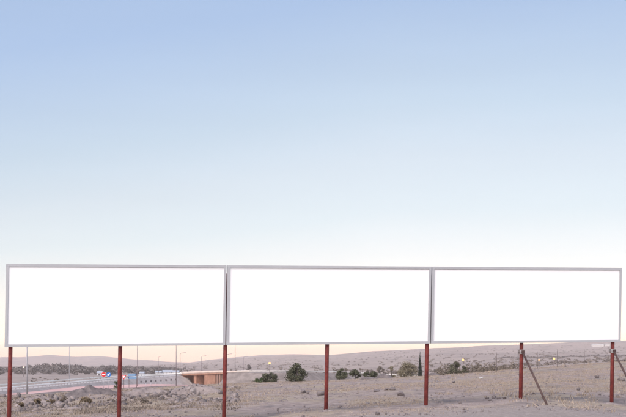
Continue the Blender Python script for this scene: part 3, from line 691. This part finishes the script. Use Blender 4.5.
tree('leafy_tree', 'lone distant tree on the plain beyond the bridge', 'tree', 248.5, 900, 6, 363, 370, 'leaf_far', 12, 700, .5, k=8)
tree('leafy_tree', 'pale bush at the roadside left of the yield sign', 'bush', 116.5, 300, 7, 380, 386, 'leaf_low', 14, 900, .12, k=8)
for k, (p, wd, yt) in enumerate([(334, 6, 366.2), (346, 5, 367), (360, 5, 367.4), (369, 6, 366.8), (379, 8, 364.8), (383, 5, 366.5)]):
    tree('field_tree', f'{ORD[k]} small tree from the left in the far row behind the round bushes', 'tree', p, 620, wd, yt, 371, 'leaf_scrub', 30 + k, 500, .3, k=8, group='far row of small trees')
for k, (p, py, wd, hp, lab) in enumerate([(85, 404, 13, 5.5, 'ochre dry shrub in front of the long soil heap'), (64, 402.5, 9, 6, 'brown dry shrub at the right end of the stone line'),
        (21, 408, 8, 5, 'ochre dry shrub against the leftmost red post'), (143, 403.5, 8, 5, 'brown dry shrub below the rubble right of the second post'),
        (51, 403.5, 7, 5, 'dark dry shrub among the stones of the left stone line'), (110, 402.5, 9, 4, 'flat dry shrub left of the second red post'), (38, 404.5, 8, 6, 'tangled dark shrub in the middle of the stone line')]):
    d = ground_d(p, py); tree('dry_shrub', lab, 'shrub', p, d, wd, py - hp, py, 'leaf_dry' if k % 2 == 0 else 'brush', 60 + k, 900, .05, k=9, low=.05, group='dry shrubs among the stones')
# cypress: narrow column of upright sprays
dC = 190; xC = (420 - CX) / F * dC; zC = h1(xC, dC); hC = EYE + (HY - 351.5) * dC / F - zC
cy = thing('cypress_tree', 'tall thin dark cypress left of the fifth red post', 'tree', (xC, dC, zC))
lob = [(.03 * math.sin(7 * t), .03 * math.cos(5 * t), hC * (.05 + .93 * t), *(2 * [max(.045, .36 * (1 - t) ** .8 * (1 if t > .1 else .8))]), hC * .055) for t in np.linspace(0, 1, 20)]
MB().tube([(0, 0, -.3), (0, 0, hC * .5), (0, 0, hC * .97)], [.09, .06, .015], 7).build('trunk', M['bark'], cy, True)
crown('crown', lob, 4200, .06, 'leaf_cyp', 41, cy)

# countryside that reads as a mass: far wood on the left, scrub behind the crest on the right, bushes on the plain and the hills
def mass(name, label, items, n, leaf, mat, seed, cat):
    r = np.random.default_rng(seed); out = []
    for (x_, y_, z_, wd, ht) in items:
        lob = [(x_ + a * wd * .28, y_ + b_ * wd * .28, z_ + ht * (.2 + .55 * c), wd * .3, wd * .3, ht * .26) for a, b_, c in zip(r.normal(size=6), r.normal(size=6), r.random(6))]
        out.append(leaf_arrays(lob, n, leaf, r, .7))
    V = np.concatenate(out); return tag(fast_mesh(name, V, np.arange(len(V)).reshape(-1, 4), M[mat]), label, cat, kind='stuff')
r = np.random.default_rng(5); items = []
for _ in range(230):
    p = r.uniform(-60, 178); d = r.uniform(1020, 1500); x_ = (p - CX) / F * d
    top = np.interp(p, [-60, 0, 20, 40, 55, 75, 85, 110, 130, 150, 178], [7, 8, 8, 11, 13, 10, 7.5, 9, 8, 8, 5]) * .8
    items.append((x_, d, h1(x_, d) - .5, r.uniform(7, 12), max(4, top * r.uniform(.75, 1.1))))
mass('far_wood', 'dark wood across the plain at the far left', items, 170, .85, 'leaf_far', 6, 'wood')
items = []
for _ in range(260):
    p = 438 + 88 * r.random() ** 1.1; d = r.uniform(215, 420); x_ = (p - CX) / F * d
    items.append((x_, d, h1(x_, d) - .1, r.uniform(1.2, 2.6), r.uniform(1.4, 3.4) * np.interp(p, [438, 500, 526], [1, .95, .55])))
mass('grey_scrub', 'pale grey brown scrub behind the crest right of the fifth post', items, 130, .13, 'leaf_scrub', 8, 'scrub')
items = []
for _ in range(900):
    p = r.uniform(150, 660); d = 700 * (3200 / 700) ** r.random(); x_ = (p - CX) / F * d
    items.append((x_, d, h1(x_, d) - .3, r.uniform(2, 5.5), r.uniform(1, 2.6)))
mass('hillside_bushes', 'scattered bushes over the far hillsides', items, 22, .7, 'leaf_hill', 9, 'bushes')
items = []
for k in range(150):
    p = 500 + k * 1.05; d = 1560 + 30 * math.sin(k * .3); x_ = (p - CX) / F * d
    items.append((x_, d, h1(x_, d) - .3, r.uniform(3, 5), r.uniform(1.4, 2.6)))
mass('far_hedge', 'dark hedge line across the foot of the right hill', items, 26, .6, 'leaf_far', 10, 'hedge')
items = []
for k in range(70):
    t = k / 70; p = 28 + 130 * t + r.normal() * 6; d = r.uniform(430, 800); x_ = (p - CX) / F * d
    items.append((x_, d, h1(x_, d) - .1, r.uniform(.8, 2.0), r.uniform(.6, 1.6)))
mass('verge_bushes', 'small bushes on the plain beyond the highway', items, 60, .22, 'leaf_scrub', 12, 'bushes')

items = []
for k in range(260):
    q = MAIN_P[r.integers(i1, len(MAIN_P) - 24)]; x_ = q[0] + r.normal() * 2; y_ = q[1] - r.uniform(7, 40); z_ = max(h1(x_, y_), q[2] - max(0, (q[1] - y_ - 6.2)) * .708 - .1)
    items.append((x_, y_, z_ - .1, r.uniform(.7, 2.2), r.uniform(.4, 1.3)))
mass('embankment_brush', 'brown brush on the bank below the highway behind the bushes', items, 50, .18, 'leaf_scrub', 14, 'brush')

# ------------------------------------------------------------------ street lamps
def lamp(label, px, d, height, side_=1, rad=.085, mat='galv', arm=1.9, zbase=None):
    x_ = (px - CX) / F * d; zb = h1(x_, d) if zbase is None else zbase
    t = thing('street_lamp', label, 'street lamp', (x_, d, zb), 0, 'unlit street lamps by the highway')
    MB().tube([(0, 0, -.3), (0, 0, height * .5), (0, 0, height - .3)], [rad, rad * .8, rad * .55], 9).build('pole', M[mat], t, True)
    MB().tube([(0, 0, height - .3), (side_ * .25 * arm, 0, height + .05), (side_ * arm, 0, height + .22)], rad * .5, 7).build('arm', M[mat], t, True)
    s_ = side_; mb = MB(); a0, a1 = (arm - .15, arm + .75)
    pr = [(a0, .07, -.02), (a0 + .25, .15, .09), (a1 - .1, .15, .09), (a1, .06, .0)]
    ring = []
    for (xx, yy, up) in pr: ring += [(s_ * xx, -yy, height + .18), (s_ * xx, yy, height + .18), (s_ * xx, yy * .6, height + .24 + up), (s_ * xx, -yy * .6, height + .24 + up)]
    fs = [(0, 1, 2, 3), (12, 15, 14, 13)]
    for i in range(3):
        for j in range(4): fs.append((i * 4 + j, i * 4 + 4 + j, i * 4 + 4 + (j + 1) % 4, i * 4 + (j + 1) % 4))
    mb.add(ring, fs); mb.build('lamp_head', M[mat], t)
    return t
lamp('nearest lamp post, pale grey, rising behind the leftmost billboard by its left post', 27, 190, 9.0, 1, .12)
lamp('thin lamp post behind the left billboard, left of the red round sign', 69.3, 395, 17.0, 1, .13)
lamp('thin lamp post rising beside the blue arrow boards', 137.4, 385, 16, 1, .12, 'rosy')
lamp('dark lamp post where the slip road ends, left of the bridge', 176.2, 385, 16, 1, .14, 'rosy')
lamp('lamp post with its lantern showing below the left billboard', 180.2, 540, 14.2, 1, .14, 'rosy', 1.7)
lamp('fainter lamp post with lantern above the bridge', 201.5, 620, 13.2, 1, .13, 'rosy', 1.7)
lamp('lamp post hidden by the third red post, its lantern showing', 226.5, 545, 14.0, 1, .13, 'rosy', 1.6)
lamp('distant lamp post with lantern right of the third red post', 243.5, 650, 13.0, 1, .12, 'rosy', 1.6)
lamp('lamp post rising over the bridge right of the third red post', 235.2, 468, 19, -1, .13, 'rosy')
lamp('faint far pole on the plain between second and third posts', 158.5, 900, 14, 1, .17, 'rosy', 1.2)

def lit_lamp(label, px, py, d, rad, mat, pole_z=None):
    x_ = (px - CX) / F * d; zb = h1(x_, d); zl = EYE + (HY - py) * d / F; hh = zl - zb
    t = thing('lit_street_lamp', label, 'street lamp', (x_, d, zb), 0, 'lit street lamps in the distance')
    MB().tube([(0, 0, -.3), (0, 0, hh * .5), (0, 0, hh - rad * .6)], [.16, .13, .09], 8).build('pole', M['rosy'], t, True)
    mb = MB(); n, k = 12, 7; v_ = []; f_ = []
    for j in range(k + 1):
        a = math.pi * j / k
        for i in range(n): v_.append((rad * math.sin(a) * math.cos(2 * math.pi * i / n), rad * math.sin(a) * math.sin(2 * math.pi * i / n), hh + rad * math.cos(a)))
    for j in range(k):
        for i in range(n): f_.append((j * n + i, (j + 1) * n + i, (j + 1) * n + (i + 1) % n, j * n + (i + 1) % n))
    mb.add(v_, f_); g_ = mb.build('globe', M[mat], t, True)
    mb = MB().tube([(0, 0, hh - rad * 1.15), (0, 0, hh - rad * .8)], [rad * .5, rad * .7], 10); mb.build('collar', M['rosy'], t, True)
    return t
lit_lamp('glowing orange street lamp above the rounded bush by the third post', 269.6, 363.2, 420, .42, 'sodium')
lit_lamp('glowing orange street lamp above the grey green tree', 463, 359.8, 420, .42, 'sodium')
lit_lamp('brightest orange lamp between the two braced posts', 554, 358.7, 480, .48, 'sodium')
lit_lamp('fainter orange lamp just right of the sixth red post', 539, 359.8, 480, .34, 'sodium_soft')
lit_lamp('tiny whitish lamp at the wood left of the nearest lamp post', 23.6, 367.3, 900, .6, 'white_light')

# ------------------------------------------------------------------ road signs
def disc(mb, r_, y, n=28, z0=0, t=.02):
    v_ = [(r_ * math.cos(2 * math.pi * k / n), y, z0 + r_ * math.sin(2 * math.pi * k / n)) for k in range(n)] + [(r_ * math.cos(2 * math.pi * k / n), y + t, z0 + r_ * math.sin(2 * math.pi * k / n)) for k in range(n)]
    return mb.add(v_, [tuple(range(n)), tuple(range(2 * n - 1, n - 1, -1))] + [(k, k + n, (k + 1) % n + n, (k + 1) % n) for k in range(n)])
def poly_plate(mb, pts, y, t=.02):
    n = len(pts); v_ = [(a, y, b_) for a, b_ in pts] + [(a, y + t, b_) for a, b_ in pts]
    return mb.add(v_, [tuple(range(n)), tuple(range(2 * n - 1, n - 1, -1))] + [(k, k + n, (k + 1) % n + n, (k + 1) % n) for k in range(n)])
def sign_base(name, label, px, d, py):
    x_ = (px - CX) / F * d; zb = h1(x_, d); zc = EYE + (HY - py) * d / F
    return thing(name, label, 'road sign', (x_, d, zb)), zc - zb
dS = 236
t, zc = sign_base('no_entry_sign', 'red round no entry sign with white bar above the soil heap', 103.7, dS, 374.4)
MB().tube([(0, .06, -.3), (0, .06, zc + .2)], .035, 8).build('pole', M['galv'], t, True)
o = disc(MB(), .45, 0, z0=zc).build('plate', M['sign_red'], t)
MB().box(-.31, .31, -.012, -.001, zc - .085, zc + .085).build('bar', M['sign_white'], o)
disc(MB(), .475, .021, z0=zc, t=.008).build('rim', M['sign_white'], t)
t, zc = sign_base('arrow_sign', 'blue round sign with white diagonal arrow beside the no entry sign', 108.7, dS, 374.5)
MB().tube([(0, .06, -.3), (0, .06, zc + .2)], .035, 8).build('pole', M['galv'], t, True)
o = disc(MB(), .45, 0, z0=zc).build('plate', M['sign_blue'], t)
c45 = math.sqrt(.5)
arrow = [(-.34, 0), (-.06, .26), (-.06, .10), (.32, .10), (.32, -.10), (-.06, -.10), (-.06, -.26)]
arrow = [(-(a * c45 + b_ * c45) * -1, zc + (a * c45 - b_ * c45)) for a, b_ in arrow]
poly_plate(MB(), arrow, -.014, .012).build('arrow_mark', M['sign_white'], o)
t, zc = sign_base('yield_sign', 'red and white triangular yield sign right of the second post', 123.8, dS, 376.6)
MB().tube([(0, .06, -.3), (0, .06, zc + .3)], .035, 8).build('pole', M['strut'], t, True)
tri = lambda s: [(-s, zc + s * .577), (0, zc - s * 1.155), (s, zc + s * .577)]
o = poly_plate(MB(), tri(.50), 0).build('plate', M['sign_red'], t)
poly_plate(MB(), tri(.27), -.012, .011).build('centre', M['sign_white'], o)
t, zc = sign_base('direction_sign', 'pair of pale blue arrow boards, one pointing right, one left', 132.2, dS, 376.3)
for xx in (-.62, .80): MB().tube([(xx, .08, -.3), (xx, .08, zc + .5)], .04, 8).build('leg', M['strut'], t, True)
o = poly_plate(MB(), [(-.80, zc + .03), (.62, zc + .03), (.62, zc + .52), (-.80, zc + .52)], 0, .04).build('board', M['sign_lblue'], t)
poly_plate(MB(), [(.625, zc + .03), (.92, zc + .275), (.625, zc + .52)], 0, .04).build('arrowhead', M['sign_dblue'], o)
o = poly_plate(MB(), [(-.62, zc - .52), (.80, zc - .52), (.80, zc - .03), (-.62, zc - .03)], 0, .04).build('board', M['sign_lblue'], t)
poly_plate(MB(), [(-.625, zc - .03), (-.92, zc - .275), (-.625, zc - .52)], 0, .04).build('arrowhead', M['sign_dblue'], o)

# marker posts along the slip road
for k in range(8):
    p = 141 + k * 5.0; py = 382.6 - k * .32; d = 395 + k * 3
    x_ = (p - CX) / F * d; zz = EYE + (HY - py) * d / F - .5
    t = thing('marker_post', f'{ORD[k]} dark marker post from the left in the row below the highway', 'marker post', (x_, d, min(zz, zz)), 0, 'row of marker posts by the slip road')
    MB().tube([(0, 0, h1(x_, d) - zz - .2), (0, 0, .45)], .09, 7).build('stem', M['galv'], t, True)
    MB().tube([(0, 0, .45), (0, 0, .62), (0, 0, 1.05), (0, 0, 1.12)], [.1, .22, .22, .1], 9).build('cap', M['shed_dark'], t, True)

# ------------------------------------------------------------------ wire fence on the right crest
FX = [(496.5, 352.5), (518.3, 351.0), (537.3, 351.5), (557.3, 350.5), (584.3, 348.8), (611, 346.5), (640, 344)]
fe = thing('wire_fence', 'thin wire fence with tall stakes along the right crest', 'fence', (0, 0, 0))
tops = []
for k, (p, yt) in enumerate(FX):
    d = 113 + k * .3; x_ = (p - CX) / F * d; zb = h1(x_, d); zt = EYE + (HY - yt) * d / F
    zt = min(zt, zb + 2.3)
    MB().tube([(0, 0, -.3), (.01, 0, (zt - zb) / 2), (0, 0, zt - zb)], .022, 6).build('stake', M['wood'], fe, True).location = (x_, d, zb)
    tops.append((x_, d, zb, zt))
for frac in (.35, .65, .93):
    mb = MB()
    for (a, b_) in zip(tops[:-1], tops[1:]):
        pts = []
        for s_ in np.linspace(0, 1, 7):
            sag = -.05 * 4 * s_ * (1 - s_)
            za, zb = a[2] + frac * (a[3] - a[2]), b_[2] + frac * (b_[3] - b_[2])
            pts.append((a[0] + (b_[0] - a[0]) * s_, a[1] + (b_[1] - a[1]) * s_ - .03, za + (zb - za) * s_ + sag))
        mb.tube(pts, .0035, 4)
    mb.build('wire', M['wire'], fe)

# ------------------------------------------------------------------ far buildings
def shed(label, px0, px1, d, wall_h, roof_h, wall='shed_wall', roof='shed_roof', dep=14, name='shed', doors=3, zlift=0.0):
    xa, xb = (px0 - CX) / F * d, (px1 - CX) / F * d; xc = (xa + xb) / 2; hw = (xb - xa) / 2; zb = min(h1(xa, d), h1(xb, d), h1(xc, d)) + zlift
    t = thing(name, label, 'building', (xc, d, zb))
    MB().box(-hw, hw, 0, dep, -1.5, wall_h).build('wall', M[wall], t)
    mb = MB(); e = .4
    mb.add([(-hw - e, -e, wall_h), (hw + e, -e, wall_h), (hw + e, dep + e, wall_h), (-hw - e, dep + e, wall_h), (-hw - e, dep / 2, wall_h + roof_h), (hw + e, dep / 2, wall_h + roof_h)],
           [(0, 1, 5, 4), (2, 3, 4, 5), (0, 4, 3), (1, 2, 5), (3, 2, 1, 0)]); mb.build('roof', M[roof], t)
    for k in range(doors):
        c = -hw + (k + .5) * 2 * hw / doors; MB().box(c - hw / doors * .45, c + hw / doors * .45, -.06, .02, -.5 if zlift == 0 else 0, wall_h * .72).build('door', M['shed_dark'], t)
    return t
GS = 'sheds across the plain'
shed('pale roofed shed across the plain, leftmost above the slip road', 155, 160.5, 980, 2.2, 1.4, group if False else 'shed_wall')
shed('long pale roofed shed across the plain right of the leftmost', 162, 171, 1000, 2.2, 1.6)
shed('pale roofed shed behind the dark lamp post', 172, 178, 990, 2.2, 1.5)
shed('small pale blue roofed shed at the wood behind the no entry sign', 97, 101.5, 960, 2.0, 1.4, doors=1, dep=8)
shed('low pale hut beyond the blue arrow boards', 139.5, 143.5, 940, 2.0, 1.2, doors=1, dep=8)
shed('long white building on the far right hillside under the billboard', 592.5, 604, 2860, 5, 2.0, 'white_wall', 'white_wall', 16, 'farm_building', 0)
shed('short white building at the right end of the hillside farm', 604.8, 610, 2860, 4.5, 1.6, 'white_wall', 'white_wall', 14, 'farm_building', 0)
shed('small pale hut behind the fifth post by the scrub', 445.4, 448, 330, .9, .4, 'white_wall', 'shed_roof', 1.2, 'hut', 1, .6)

# ------------------------------------------------------------------ haze
hz, ht_, hb_ = bpy.data.materials.new('evening_haze'), None, None
hz.use_nodes = True; hn = hz.node_tree.nodes; hl = hz.node_tree.links
for q in list(hn):
    if q.type == 'BSDF_PRINCIPLED': hn.remove(q)
pv = hn.new("ShaderNodeVolumePrincipled"); pv.inputs["Color"].default_value = (1.0, 0.89, 0.865, 1)
pv.inputs["Density"].default_value = 1.3e-4; pv.inputs["Anisotropy"].default_value = 0.0
hl.new(pv.outputs[0], [q for q in hn if q.type == 'OUTPUT_MATERIAL'][0].inputs["Volume"])
hzo = MB().box(-9700, 9700, -9700, 9700, -75, 100).build('haze', hz); tag(hzo, 'thin pale evening haze over the whole valley', 'haze', kind='stuff')
